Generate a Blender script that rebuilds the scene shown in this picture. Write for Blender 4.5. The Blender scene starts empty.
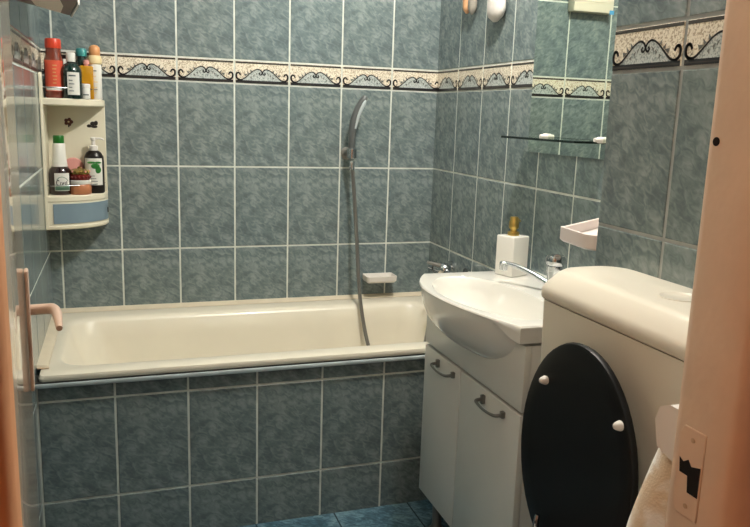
import bpy, bmesh, math, random
from mathutils import Vector, Matrix
random.seed(4)
PI = math.pi
SC = bpy.context.scene
COL = SC.collection

# ------------------------------------------------------------------ materials
def srgb(h):
    c = [int(h[i:i+2], 16)/255 for i in (0, 2, 4)]
    return tuple((x/12.92 if x <= .04045 else ((x+.055)/1.055)**2.4) for x in c) + (1,)
def nodes(name):
    m = bpy.data.materials.new(name); m.use_nodes = True
    nt = m.node_tree
    return m, nt, nt.nodes['Principled BSDF']
def mat(name, col, rough=.4, metal=0, trans=0, ior=1.45, spec=.5, coat=0, vary=0, scale=20, bump=0, bscale=60, emit=None, es=0, sss=0, alpha=1):
    m, nt, p = nodes(name)
    c = srgb(col) if isinstance(col, str) else col
    p.inputs['Base Color'].default_value = c
    p.inputs['Roughness'].default_value = rough
    p.inputs['Metallic'].default_value = metal
    p.inputs['Transmission Weight'].default_value = trans
    p.inputs['IOR'].default_value = ior
    p.inputs['Specular IOR Level'].default_value = spec
    p.inputs['Coat Weight'].default_value = coat
    p.inputs['Alpha'].default_value = alpha
    if emit:
        p.inputs['Emission Color'].default_value = srgb(emit); p.inputs['Emission Strength'].default_value = es
    tc = nt.nodes.new('ShaderNodeTexCoord')
    n = nt.nodes.new('ShaderNodeTexNoise'); n.inputs['Scale'].default_value = scale; n.inputs['Detail'].default_value = 4
    nt.links.new(tc.outputs['Object'], n.inputs['Vector'])
    r = nt.nodes.new('ShaderNodeValToRGB')
    r.color_ramp.elements[0].position = .3; r.color_ramp.elements[1].position = .7
    a = vary
    r.color_ramp.elements[0].color = tuple(x*(1-a) for x in c[:3]) + (1,)
    r.color_ramp.elements[1].color = tuple(min(1, x*(1+a)) for x in c[:3]) + (1,)
    nt.links.new(n.outputs['Fac'], r.inputs['Fac']); nt.links.new(r.outputs['Color'], p.inputs['Base Color'])
    if bump:
        n2 = nt.nodes.new('ShaderNodeTexNoise'); n2.inputs['Scale'].default_value = bscale
        nt.links.new(tc.outputs['Object'], n2.inputs['Vector'])
        b = nt.nodes.new('ShaderNodeBump'); b.inputs['Strength'].default_value = bump; b.inputs['Distance'].default_value = .002
        nt.links.new(n2.outputs['Fac'], b.inputs['Height']); nt.links.new(b.outputs['Normal'], p.inputs['Normal'])
    return m

def tile_mat(name, cols, rough=.16, scale=1.0, uvz=0.0):
    """marbled glazed tile; the print repeats tile by tile because UVs are metric inside each tile"""
    m, nt, p = nodes(name); L = nt.links
    uv = nt.nodes.new('ShaderNodeUVMap'); uv.uv_map = 'UVMap'
    mp = nt.nodes.new('ShaderNodeMapping'); mp.inputs['Scale'].default_value = (scale, scale, 1); mp.inputs['Rotation'].default_value = (0, 0, .6); mp.inputs['Location'].default_value = (0.3, 0.1, uvz)
    L.new(uv.outputs[0], mp.inputs['Vector'])
    n1 = nt.nodes.new('ShaderNodeTexNoise'); n1.inputs['Scale'].default_value = 14; n1.inputs['Detail'].default_value = 3; n1.inputs['Distortion'].default_value = .6
    st = nt.nodes.new('ShaderNodeMapping'); st.inputs['Scale'].default_value = (1, 1.9, 1)
    L.new(mp.outputs[0], st.inputs['Vector'])
    n2 = nt.nodes.new('ShaderNodeTexNoise'); n2.inputs['Scale'].default_value = 38; n2.inputs['Detail'].default_value = 7; n2.inputs['Roughness'].default_value = .52; n2.inputs['Distortion'].default_value = 1.1
    L.new(mp.outputs[0], n1.inputs['Vector']); L.new(st.outputs[0], n2.inputs['Vector'])
    mx = nt.nodes.new('ShaderNodeMath'); mx.operation = 'MULTIPLY_ADD'; mx.inputs[1].default_value = .42
    L.new(n1.outputs['Fac'], mx.inputs[0])
    m2 = nt.nodes.new('ShaderNodeMath'); m2.operation = 'MULTIPLY'; m2.inputs[1].default_value = .58
    L.new(n2.outputs['Fac'], m2.inputs[0]); L.new(m2.outputs[0], mx.inputs[2])
    r = nt.nodes.new('ShaderNodeValToRGB'); e = r.color_ramp.elements
    e[0].position = .38; e[0].color = srgb(cols[0]); e[1].position = .64; e[1].color = srgb(cols[2])
    k = e.new(.49); k.color = srgb(cols[1])
    L.new(mx.outputs[0], r.inputs['Fac'])
    # slow hue drift over the wall, a batch difference between tiles
    tc = nt.nodes.new('ShaderNodeTexCoord'); n3 = nt.nodes.new('ShaderNodeTexNoise'); n3.inputs['Scale'].default_value = 2.2
    L.new(tc.outputs['Object'], n3.inputs['Vector'])
    mixn = nt.nodes.new('ShaderNodeMix'); mixn.data_type = 'RGBA'; mixn.blend_type = 'MULTIPLY'; mixn.inputs[0].default_value = .35
    r3 = nt.nodes.new('ShaderNodeValToRGB'); r3.color_ramp.elements[0].position = .35; r3.color_ramp.elements[1].position = .65
    r3.color_ramp.elements[0].color = (.90, .96, 1, 1); r3.color_ramp.elements[1].color = (1, 1, .93, 1)
    L.new(n3.outputs['Fac'], r3.inputs['Fac']); L.new(r.outputs['Color'], mixn.inputs[6]); L.new(r3.outputs['Color'], mixn.inputs[7])
    L.new(mixn.outputs[2], p.inputs['Base Color'])
    p.inputs['Roughness'].default_value = rough
    b = nt.nodes.new('ShaderNodeBump'); b.inputs['Strength'].default_value = .12; b.inputs['Distance'].default_value = .001
    L.new(n2.outputs['Fac'], b.inputs['Height']); L.new(b.outputs['Normal'], p.inputs['Normal'])
    return m

def speckle_mat(name, base, spots, scale=260):
    m, nt, p = nodes(name); L = nt.links
    tc = nt.nodes.new('ShaderNodeTexCoord')
    n = nt.nodes.new('ShaderNodeTexNoise'); n.inputs['Scale'].default_value = scale; n.inputs['Detail'].default_value = 2
    L.new(tc.outputs['Object'], n.inputs['Vector'])
    r = nt.nodes.new('ShaderNodeValToRGB'); e = r.color_ramp.elements
    e[0].position = .40; e[0].color = srgb(spots); e[1].position = .52; e[1].color = srgb(base)
    L.new(n.outputs['Fac'], r.inputs['Fac']); L.new(r.outputs['Color'], p.inputs['Base Color'])
    p.inputs['Roughness'].default_value = .3
    return m

M = {}
M['tile'] = tile_mat('blue_grey_glazed_tile', ('616d70', '727f80', '8f9997'))
M['floor_tile'] = tile_mat('blue_floor_tile', ('2c4654', '486878', '83a0aa'), rough=.3, scale=1.0, uvz=.7)
M['grout'] = mat('pale_grout', 'd0d4cb', .8, vary=.12, scale=30)
M['grout_shaft'] = mat('grey_grout', '9da19f', .8, vary=.12, scale=30)
M['floor_grout'] = mat('floor_grout', '33444c', .9, vary=.2, scale=30)
M['bcream'] = speckle_mat('border_cream', 'ebe2cf', 'b5a58c')
M['bblue'] = speckle_mat('border_pale_blue', 'c2c8c4', '8b9694')
M['bink'] = mat('border_ink', '24262a', .3)
M['bband'] = mat('border_dark_band', '3f3c38', .3, vary=.15)
M['bleaf'] = mat('border_grey_leaf', '6d6f6a', .3, vary=.2, scale=200)
M['enamel'] = mat('cream_bath_enamel', 'eae2cf', .3, coat=.4, vary=.03, scale=6)
M['trim'] = mat('cream_sealing_strip', 'e0d3bb', .4, vary=.05)
M['alu'] = mat('edge_profile_metal', 'b9c4c6', .45, metal=.1, vary=.1)
M['gap_shade'] = mat('dark_gap', '46443f', .6)  # dark colour standing in for the shade in the gap under the bath rim
M['ceramic'] = mat('white_ceramic', 'e9e6de', .12, coat=.5)
M['cistern'] = mat('cream_cistern_plastic', 'ddd6c6', .28, vary=.02, scale=5)
M['cabinet'] = mat('white_lacquer_cabinet', 'dcdbd4', .3, vary=.01)
M['chrome'] = mat('chrome', 'c9ccce', .12, metal=1)
M['dchrome'] = mat('dark_chrome', '8a8883', .38, metal=.75)
M['black'] = mat('black_lid', '0b0b0c', .42, vary=.1, spec=.3)
M['rubber'] = mat('white_rubber', 'd9d6cf', .5)
M['whiteplastic'] = mat('white_plastic', 'e8e2db', .35)
M['pinkwhite'] = mat('pinkish_white_plastic', 'e8dcd6', .35)
M['gold'] = mat('gold_metal', 'd8b868', .3, metal=1)
M['shelf'] = mat('ivory_shelf_plastic', 'e6dfc8', .3)
M['drawer'] = mat('grey_blue_drawer', '7b8f9b', .35, vary=.05)
M['mirror'] = mat('mirror_silver', 'dde6dc', .01, metal=1)
M['mirror'].node_tree.nodes['Principled BSDF'].inputs['Specular IOR Level'].default_value = .5
M['glass'] = mat('clear_glass', 'e4f2ec', .02, trans=1, ior=1.45)
M['glassedge'] = mat('green_black_glass_edge', '10201c', .15)
M['paint'] = mat('cream_gloss_paint', 'd8c3aa', .10, coat=.5, vary=.03, bump=.15, bscale=12)
M['jamb'] = mat('tan_painted_wood', 'e2c9b0', .35, vary=.05, scale=14, bump=.6, bscale=40)
M['corr'] = mat('warm_light_tinted_plaster', 'dc9f70', .8, vary=.08, scale=9, bump=.5, bscale=30)  # warm corridor light is put into this orange base colour
M['brass'] = mat('old_painted_metal', 'c3a789', .4, vary=.15, scale=60)
M['hole'] = mat('dark_hole', '0a0606', .8)
M['handle'] = mat('pinkish_handle_plastic', 'd3b7a4', .3, vary=.04)
M['ceil'] = mat('white_ceiling', 'e6e4dd', .8, vary=.02)
M['corrfloor'] = mat('brown_laminate', '7d5a3c', .4, vary=.2, scale=12)
M['towel'] = None
M['lampglass'] = mat('lit_lamp_glass', 'fff2d8', .4, emit='ffeccb', es=6)

# towel: white cloth with faint beige blotches
m, nt, p = nodes('white_patterned_towel')
tc = nt.nodes.new('ShaderNodeTexCoord'); n = nt.nodes.new('ShaderNodeTexNoise'); n.inputs['Scale'].default_value = 28; n.inputs['Detail'].default_value = 3
r = nt.nodes.new('ShaderNodeValToRGB'); r.color_ramp.elements[0].position = .42; r.color_ramp.elements[0].color = srgb('efeee8'); r.color_ramp.elements[1].position = .62; r.color_ramp.elements[1].color = srgb('d8c8ae')
nt.links.new(tc.outputs['Object'], n.inputs['Vector']); nt.links.new(n.outputs['Fac'], r.inputs['Fac']); nt.links.new(r.outputs['Color'], p.inputs['Base Color'])
p.inputs['Roughness'].default_value = .95
n2 = nt.nodes.new('ShaderNodeTexNoise'); n2.inputs['Scale'].default_value = 300; nt.links.new(tc.outputs['Object'], n2.inputs['Vector'])
b = nt.nodes.new('ShaderNodeBump'); b.inputs['Strength'].default_value = .5; b.inputs['Distance'].default_value = .002
nt.links.new(n2.outputs['Fac'], b.inputs['Height']); nt.links.new(b.outputs['Normal'], p.inputs['Normal'])
M['towel'] = m
M['fluff'] = mat('white_fluffy_cloth', 'ded8d2', .95, vary=.08, scale=40, bump=1, bscale=200)
M['peach'] = mat('peach_sponge', 'd9a67c', .9, vary=.15, scale=50, bump=1, bscale=200)
M['greycloth'] = mat('grey_cloth', '8f8a80', .9, vary=.15, scale=50, bump=1, bscale=200)
def pm(n, c, rough=.35, **k):
    M[n] = mat(n, c, rough, **k)
pm('headgrey', '6a6e6e', .4, metal=.4)
pm('coral_red', 'd2452c'); pm('dark_red_brown', '7a3a2c', .2, coat=.4); pm('coral_label', 'd95a42'); pm('label_white', 'e2e0d8', .5)
pm('dark_green_glass', '0f2a26', .12, coat=.5); pm('teal_cap', '3f8c8b'); pm('amber_liquid', 'c08a1e', .15, coat=.5); pm('peach_cap', 'd79a66')
pm('cream_plastic', 'e3cf9f'); pm('near_black', '18120f', .3); pm('green_cap', '1f6a22'); pm('brown_glass', '250a08', .12, coat=.5)
pm('pink_puff', 'd99a92', .8); pm('gold_lid', 'a58a4a', .25, metal=.8); pm('garnet', '6e1f1c', .25); pm('copper_cream', 'bb7a55', .3)
pm('leaf_green', '2f7d35', .5); pm('grey_ink', '5a6466', .5); pm('green_ink', '5c7f6b', .5); pm('decal_dark', '2c2620', .5); pm('decal_red', '5c3028', .5)
pm('sticker_blue', '4e9bd0', .4); pm('panel_brown', '6d5a50', .5); pm('panel_beige', 'efe0cf', .5); pm('vent_white', 'e6dcc8', .5)

# ------------------------------------------------------------------ mesh builder
class B:
    def __init__(s): s.bm = bmesh.new(); s.mats = []
    def mi(s, m):
        if m not in s.mats: s.mats.append(m)
        return s.mats.index(m)
    def merge(s, bm, m, smooth=False):
        i = s.mi(m); mp = {}
        for v in bm.verts: mp[v] = s.bm.verts.new(v.co)
        for f in bm.faces:
            try:
                g = s.bm.faces.new([mp[v] for v in f.verts]); g.material_index = i; g.smooth = smooth
            except ValueError: pass
        bm.free(); return s
    def box(s, a, b, m, bev=0, seg=2, mtx=None, smooth=None):
        bm = bmesh.new(); bmesh.ops.create_cube(bm, size=1)
        for v in bm.verts:
            v.co = Vector([(a[k]+b[k])/2 + v.co[k]*(b[k]-a[k]) for k in range(3)])
        if bev: bmesh.ops.bevel(bm, geom=list(bm.edges), offset=bev, segments=seg, affect='EDGES', profile=.5)
        if mtx: bmesh.ops.transform(bm, matrix=mtx, verts=bm.verts)
        bmesh.ops.recalc_face_normals(bm, faces=bm.faces)
        return s.merge(bm, m, bool(bev) if smooth is None else smooth)
    def prism(s, pts, z0, z1, m, bev=0, seg=2, mtx=None):
        bm = bmesh.new(); vs = [bm.verts.new((x, y, z0)) for x, y in pts]
        f = bm.faces.new(vs); r = bmesh.ops.extrude_face_region(bm, geom=[f])
        for v in r['geom']:
            if isinstance(v, bmesh.types.BMVert): v.co.z = z1
        bmesh.ops.recalc_face_normals(bm, faces=bm.faces)
        if bev: bmesh.ops.bevel(bm, geom=list(bm.edges), offset=bev, segments=seg, affect='EDGES', profile=.5)
        if mtx: bmesh.ops.transform(bm, matrix=mtx, verts=bm.verts)
        return s.merge(bm, m, bool(bev))
    def loft(s, rings, m, cap0=True, cap1=True, smooth=True, closed=True):
        bm = bmesh.new(); R = [[bm.verts.new(p) for p in r] for r in rings]; n = len(rings[0])
        for a, b in zip(R, R[1:]):
            for k in range(n if closed else n-1):
                bm.faces.new((a[k], a[(k+1) % n], b[(k+1) % n], b[k]))
        if cap0: bm.faces.new(R[0][::-1])
        if cap1: bm.faces.new(R[-1])
        bmesh.ops.recalc_face_normals(bm, faces=bm.faces)
        return s.merge(bm, m, smooth)
    def lathe(s, prof, m, c=(0, 0, 0), n=28, mtx=None, sx=1, sy=1):
        rings = []
        for r, z in prof:
            rings.append([Vector((c[0]+r*sx*math.cos(2*PI*k/n), c[1]+r*sy*math.sin(2*PI*k/n), c[2]+z)) for k in range(n)])
        if mtx: rings = [[mtx @ p for p in r] for r in rings]
        return s.loft(rings, m)
    def tube(s, pts, r, m, n=12, sub=1, flat=None):
        P = [Vector(p) for p in pts]; rr = r if isinstance(r, (list, tuple)) else [r]*len(P)
        if sub > 1:
            Q, q = [], []
            for i in range(len(P)-1):
                p0 = P[max(i-1, 0)]; p1 = P[i]; p2 = P[i+1]; p3 = P[min(i+2, len(P)-1)]
                for k in range(sub):
                    t = k/sub
                    Q.append(.5*((2*p1)+(-p0+p2)*t+(2*p0-5*p1+4*p2-p3)*t*t+(-p0+3*p1-3*p2+p3)*t**3))
                    q.append(rr[i]*(1-t)+rr[i+1]*t)
            Q.append(P[-1]); q.append(rr[-1]); P, rr = Q, q
        T = [(P[min(i+1, len(P)-1)]-P[max(i-1, 0)]).normalized() for i in range(len(P))]
        up = Vector((0, 0, 1)) if abs(T[0].z) < .9 else Vector((1, 0, 0))
        N = (up - T[0]*up.dot(T[0])).normalized(); rings = []
        for i, p in enumerate(P):
            N = (N - T[i]*N.dot(T[i])).normalized(); Bn = T[i].cross(N)
            f = flat[1] if flat else 1; g = flat[0] if flat else 1
            rings.append([p + (N*math.cos(2*PI*k/n)*g + Bn*math.sin(2*PI*k/n)*f)*rr[i] for k in range(n)])
        return s.loft(rings, m)
    def sphere(s, c, r, m, sc=(1, 1, 1), u=20, v=12):
        bm = bmesh.new(); bmesh.ops.create_uvsphere(bm, u_segments=u, v_segments=v, radius=r)
        for x in bm.verts: x.co = Vector((c[0]+x.co.x*sc[0], c[1]+x.co.y*sc[1], c[2]+x.co.z*sc[2]))
        return s.merge(bm, m, True)
    def build(s, name, parent=None, loc=(0, 0, 0), **tags):
        me = bpy.data.meshes.new(name)
        if any(loc): bmesh.ops.translate(s.bm, vec=-Vector(loc), verts=s.bm.verts)
        s.bm.to_mesh(me); s.bm.free()
        for x in s.mats: me.materials.append(x)
        try: me.set_sharp_from_angle(angle=math.radians(40))
        except Exception: pass
        o = bpy.data.objects.new(name, me); COL.objects.link(o)
        if parent:
            o.parent = parent; o.location = Vector(loc) - parent.location
        else: o.location = loc
        for k, v in tags.items(): o[k] = v
        return o
def thing(name, label, cat, loc=(0, 0, 0), group=None):
    o = bpy.data.objects.new(name, None); o.empty_display_size = .05; COL.objects.link(o); o.location = loc
    o['label'] = label; o['category'] = cat
    if group: o['group'] = group
    return o
def part(b, name, parent):           # world-space geometry, origin at parent's
    o = b.build(name, None); o.parent = parent
    me = o.data; me.transform(Matrix.Translation(-parent_world(parent)))
    return o
def parent_world(p):
    v = Vector(p.location)
    while p.parent: p = p.parent; v += p.location
    return v
def rrect(x0, x1, y0, y1, r, z, n=6):
    out = []
    for cx, cy, a0 in ((x1-r, y1-r, 0), (x0+r, y1-r, 90), (x0+r, y0+r, 180), (x1-r, y0+r, 270)):
        for k in range(n+1):
            a = math.radians(a0+90*k/n); out.append(Vector((cx+r*math.cos(a), cy+r*math.sin(a), z)))
    return out

# ------------------------------------------------------------------ tiled walls
ZA = .7516; HT = .2978; ZB0 = 1.3472; ZB1 = 1.4291; CEIL = 2.5
ROWS = [ZA-3*HT, ZA-2*HT, ZA-HT, ZA, ZA+HT, ZB0, ZB1, ZB1+HT, ZB1+2*HT, ZB1+3*HT, ZB1+4*HT]
W = 1.427
def scroll_lines():
    half = [(.105, .36), (.085, .45), (.055, .46), (.033, .38), (.038, .24), (.07, .165), (.11, .145), (.165, .20), (.24, .36), (.33, .56), (.41, .655), (.465, .62), (.50, .51)]
    curl = [(.50, .51), (.487, .43), (.462, .40), (.448, .45), (.458, .51)]
    return half, curl
def tiled_wall(name, O, U, N, u0, u1, g0, z0=0, z1=CEIL, grout='grout', gw=.006, thick=.04, hole=None, pitch=.2, parent=None, flip=False):
    """O: point with u=0,z=0; U: direction of u; N: normal into the room"""
    O, U, N = Vector(O), Vector(U), Vector(N); Z = Vector((0, 0, 1))
    bm = bmesh.new(); uvl = bm.loops.layers.uv.new('UVMap')
    mats = [M[grout], M['tile'], M['bcream'], M['bink'], M['bblue'], M['bband'], M['bleaf']]
    P = lambda u, z, h=0: O + U*u + Z*z + N*h
    want = N
    def face(ps, mi, uvs=None):
        vs = [bm.verts.new(p) for p in ps]; f = bm.faces.new(vs); f.material_index = mi
        f.normal_update()
        if f.normal.dot(want) < -.01: f.normal_flip()
        if uvs:
            d = dict(zip(vs, uvs))
            for l in f.loops: l[uvl].uv = d[l.vert]
        return f
    pieces = [(u0, u1, z0, z1)]
    if hole:
        a, b, ht = hole; pieces = [(u0, a, z0, z1), (b, u1, z0, z1), (a, b, ht, z1)]
    for (a, b, c, d) in pieces:
        if b-a < .002: continue
        # backing slab
        vs = [bm.verts.new(P(u, z, h)) for h in (0, -thick) for (u, z) in ((a, c), (b, c), (b, d), (a, d))]
        fs = [bm.faces.new([vs[i] for i in q]) for q in ((0, 1, 2, 3), (7, 6, 5, 4), (0, 4, 5, 1), (1, 5, 6, 2), (2, 6, 7, 3), (3, 7, 4, 0))]
        bmesh.ops.recalc_face_normals(bm, faces=fs)
        ks = range(math.floor((a-g0)/pitch)-1, math.ceil((b-g0)/pitch)+1)
        for k in ks:
            cu = g0+k*pitch
            for ri in range(len(ROWS)-1):
                cz, dz = ROWS[ri], ROWS[ri+1]
                ua, ub, za, zb = max(a, cu+gw/2), min(b, cu+pitch-gw/2), max(c, cz+gw/2), min(d, dz-gw/2)
                if ub-ua < .004 or zb-za < .004: continue
                border = abs(cz-ZB0) < 1e-4
                h = .0016; e = .0016; mi = 2 if border else 1
                o4 = [(ua, za), (ub, za), (ub, zb), (ua, zb)]; i4 = [(ua+e, za+e), (ub-e, za+e), (ub-e, zb-e), (ua+e, zb-e)]
                uvf = lambda u, z: ((u-cu) if not flip else (cu+pitch-u), z-cz)
                face([P(u, z, h) for u, z in i4], mi, [uvf(*q) for q in i4])
                for q in range(4):
                    r = (q+1) % 4; f = face([P(*o4[q]), P(*o4[r]), P(*i4[r], h), P(*i4[q], h)], mi, [uvf(*o4[q]), uvf(*o4[r]), uvf(*i4[r]), uvf(*i4[q])])
                if border:
                    zr = cz+gw/2; hh = dz-cz-gw; wu = pitch
                    def band(t0, t1, mi, hx=.0019):
                        face([P(ua+e, zr+t0*hh, hx), P(ub-e, zr+t0*hh, hx), P(ub-e, zr+t1*hh, hx), P(ua+e, zr+t1*hh, hx)], mi)
                    band(.90, .985, 5); band(.0, .13, 3); band(.045, .07, 5, .0022)
                    def ok(u): return ua+e <= u <= ub-e
                    def cl(u): return min(max(u, ua+e), ub-e)
                    half, curl = scroll_lines()
                    def smooth(pts, sub=4):
                        Q = []
                        for i in range(len(pts)-1):
                            p0 = pts[max(i-1, 0)]; p1 = pts[i]; p2 = pts[i+1]; p3 = pts[min(i+2, len(pts)-1)]
                            for kk in range(sub):
                                t = kk/sub
                                Q.append(tuple(.5*((2*p1[j])+(-p0[j]+p2[j])*t+(2*p0[j]-5*p1[j]+4*p2[j]-p3[j])*t*t+(-p0[j]+3*p1[j]-3*p2[j]+p3[j])*t**3) for j in (0, 1)))
                        Q.append(pts[-1]); return Q
                    sh = smooth(half); sc_ = smooth(curl)
                    for mir in (0, 1):
                        X = lambda s: cu + (s if not mir else 1-s)*wu
                        # blue field below the arch
                        arch = [q for q in sh if q[0] > .14]
                        for q0, q1 in zip(arch, arch[1:]):
                            a_, b_ = X(q0[0]), X(q1[0])
                            if q1[0] > q0[0] and ok(a_) and ok(b_):
                                face([P(a_, zr+.11*hh, .0018), P(b_, zr+.11*hh, .0018), P(b_, zr+q1[1]*hh, .0018), P(a_, zr+q0[1]*hh, .0018)], 4)
                        for line, w0 in ((sh, .0027), (sc_, .0022)):
                            for q0, q1 in zip(line, line[1:]):
                                a_, b_ = X(q0[0]), X(q1[0])
                                if not (ok(a_) and ok(b_)): continue
                                y0_, y1_ = zr+q0[1]*hh, zr+q1[1]*hh
                                d_ = Vector((b_-a_, y1_-y0_));
                                if d_.length < 1e-6: continue
                                n_ = Vector((-d_.y, d_.x)).normalized(); ex = d_.normalized()*w0*.35
                                wA = w0*(1.35-.7*math.sin(PI*min(1, max(0, q0[0]*1.6)))); wA = w0 if line is sc_ else wA
                                wA *= .95
                                ps = [(a_-ex.x+n_.x*wA, y0_-ex.y+n_.y*wA), (a_-ex.x-n_.x*wA, y0_-ex.y-n_.y*wA), (b_+ex.x-n_.x*wA, y1_+ex.y-n_.y*wA), (b_+ex.x+n_.x*wA, y1_+ex.y+n_.y*wA)]
                                face([P(x, y, .0023) for x, y in ps], 3)
                        # little leaves outside the arch
                        for (s_, t_, dx, dy) in ((.20, .33, -.035, .12), (.25, .43, -.03, .13), (.30, .53, -.02, .12), (.225, .38, -.045, .05), (.09, .20, .03, .10), (.35, .40, .0, -.12), (.40, .48, -.02, -.14), (.29, .30, .02, -.10)):
                            tri = [(X(s_-.014), zr+(t_-.02)*hh), (X(s_+.018), zr+(t_+.03)*hh), (X(s_+dx), zr+(t_+dy)*hh)]
                            if all(ok(q[0]) for q in tri): face([P(x, y, .0021) for x, y in tri], 6)
    me = bpy.data.meshes.new(name); bm.to_mesh(me); bm.free()
    for x in mats: me.materials.append(x)
    o = bpy.data.objects.new(name, me); COL.objects.link(o); o['kind'] = 'structure'
    return o
# flip meaning: print kept upright and left-to-right as seen from the room
YD = -2.163      # bathroom face of the door wall
YS = -1.502      # far side of the boxed shaft
XS = 1.153       # face of the boxed shaft
tiled_wall('wall_back', (0, 0, 0), (1, 0, 0), (0, -1, 0), 0, W, .037)
tiled_wall('wall_right', (W, 0, 0), (0, -1, 0), (-1, 0, 0), 0, -YS, .1941-.2)
tiled_wall('wall_left', (0, 0, 0), (0, 1, 0), (1, 0, 0), YD, 0, -.155)
tiled_wall('wall_shaft_face', (XS, 0, 0), (0, -1, 0), (-1, 0, 0), -YS, -YD, -YS-.004, grout='grout_shaft', gw=.007)
tiled_wall('wall_shaft_side', (XS, YS, 0), (1, 0, 0), (0, 1, 0), 0.002, W-XS-.001, .0, thick=.03)
JR = .80; JL = .150
tiled_wall('wall_front', (0, YD, 0), (1, 0, 0), (0, 1, 0), -.04, XS, 0, hole=(JL-.03, JR+.03, 2.03), thick=.083)
# low tiled wall in front of the bath
tiled_wall('wall_bath_apron', (0, -.6728, 0), (1, 0, 0), (0, -1, 0), 0, W, .0035, z0=0, z1=.498, thick=.05)

def floor_mesh(name, x0, x1, y0, y1, z, m_t, m_g, gx, gy, p):
    bm = bmesh.new(); uvl = bm.loops.layers.uv.new('UVMap')
    vs = [bm.verts.new(q) for q in ((x0, y0, z), (x1, y0, z), (x1, y1, z), (x0, y1, z), (x0, y0, z-.05), (x1, y0, z-.05), (x1, y1, z-.05), (x0, y1, z-.05))]
    for q in ((0, 1, 2, 3), (7, 6, 5, 4), (0, 4, 5, 1), (1, 5, 6, 2), (2, 6, 7, 3), (3, 7, 4, 0)): bm.faces.new([vs[i] for i in q])
    g = .005
    for i in range(math.floor((x0-gx)/p), math.ceil((x1-gx)/p)):
        for j in range(math.floor((y0-gy)/p), math.ceil((y1-gy)/p)):
            a, b = max(x0, gx+i*p+g/2), min(x1, gx+(i+1)*p-g/2); c, d = max(y0, gy+j*p+g/2), min(y1, gy+(j+1)*p-g/2)
            if b-a < .01 or d-c < .01: continue
            v = [bm.verts.new((x, y, z+.0008)) for x, y in ((a, c), (b, c), (b, d), (a, d))]
            f = bm.faces.new(v); f.material_index = 1
            for l in f.loops: l[uvl].uv = (l.vert.co.x*1.3, l.vert.co.y*1.3)
    me = bpy.data.meshes.new(name); bm.to_mesh(me); bm.free(); me.materials.append(m_g); me.materials.append(m_t)
    o = bpy.data.objects.new(name, me); COL.objects.link(o); o['kind'] = 'structure'
floor_mesh('floor', 0, W, YD-.083, -.6728, 0, M['floor_tile'], M['floor_grout'], 1.10, -.9, .25)
b = B(); b.box((-.05, YD-.083, CEIL), (W+.05, .05, CEIL+.05), M['ceil']); b.build('ceiling', kind='structure')

# corridor outside the door
CY0 = -3.9; CYW = YD-.083
b = B(); b.box((-1.0, CY0, -.05), (2.0, CYW, 0), M['corrfloor']); b.build('floor_corridor', kind='structure')
b = B(); b.box((-1.0, CY0, CEIL), (2.0, CYW, CEIL+.05), M['ceil']); b.build('ceiling_corridor', kind='structure')
b = B(); b.box((-1.05, CY0, 0), (-1.0, CYW, CEIL), M['corr']); b.build('wall_corridor_left', kind='structure')
b = B(); b.box((2.0, CY0, 0), (2.05, CYW, CEIL), M['corr']); b.build('wall_corridor_right', kind='structure')
b = B(); b.box((-1.05, CY0-.05, 0), (2.05, CY0, CEIL), M['corr']); b.build('wall_corridor_back', kind='structure')
b = B()      # plaster skin on the corridor side of the door wall
for x0, x1, z0 in ((-1.0, JL-.05, 0), (JR+.05, 2.0, 0), (JL-.05, JR+.05, 2.05)):
    b.box((x0, CYW-.006, z0), (x1, CYW, CEIL), M['corr'])
for x0, x1 in ((-1.0, -.04), (XS, 2.0)): b.box((x0, CYW, 0), (x1, YD, CEIL), M['corr'])
b.build('wall_corridor_front', kind='structure')

# door frame: right jamb with strike plate, left jamb, head
def jamb(name, X, s, extra=None):
    # profile in (y, dx): dx>0 goes into the wall
    prof = [(YD+.002, .006), (YD-.008, .0), (YD-.050, .0), (YD-.051, -.004), (YD-.081, -.004), (YD-.084, -.001), (YD-.084, .055), (YD-.100+.02, .055)]
    prof = [(YD+.002, .05), (YD+.002, .006), (YD-.010, .0), (YD-.050, .0), (YD-.053, -.003), (YD-.080, -.003), (YD-.085, .001), (YD-.091, .012), (YD-.091, .065), (YD-.0835, .065), (YD-.0835, .03), (YD-.06, .03)]
    pts = [(X+s*dx, y) for y, dx in prof]
    b = B(); b.prism(pts, 0.0, 2.03, M['jamb'] if s > 0 else M['corr'])  # left jamb takes the orange colour that stands for warm light
    o = b.build(name, kind='structure'); return o
tr = jamb('trim_1', JR, 1); tl = jamb('trim_2', JL, -1)
b = B(); b.box((JL-.05, YD-.091, 2.0), (JR+.05, YD, 2.05), M['jamb'], .003); b.build('trim_3', kind='structure')
# recessed latch plate on the right jamb
b = B()
b.prism([(-2.2125, .838), (-2.1815, .838), (-2.1765, .846), (-2.1765, .928), (-2.1815, .937), (-2.2125, .937)], 0, .0022, M['jamb'], .0006, 1, Matrix(((0, 0, -1, JR+.0002), (1, 0, 0, 0), (0, 1, 0, 0), (0, 0, 0, 1))))
pl = b.build('strike_plate', tr); 
b = B()
b.prism([(-2.211, .866), (-2.196, .866), (-2.194, .884), (-2.182, .884), (-2.180, .900), (-2.186, .897), (-2.193, .902), (-2.198, .896), (-2.211, .900)], 0, .0005, M['hole'], 0, 1, Matrix(((0, 0, -1, JR-.0021), (1, 0, 0, 0), (0, 1, 0, 0), (0, 0, 0, 1))))
b.lathe([(.0028, 0), (.0028, .0008), (0.001, .001)], M['brass'], n=12, mtx=Matrix.Translation((JR-.002, -2.196, .925)) @ Matrix.Rotation(-PI/2, 4, 'Y'))
b.lathe([(.0028, 0), (.0028, .0008), (0.001, .001)], M['brass'], n=12, mtx=Matrix.Translation((JR-.002, -2.196, .850)) @ Matrix.Rotation(-PI/2, 4, 'Y'))
b.build('latch_opening', pl)
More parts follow.
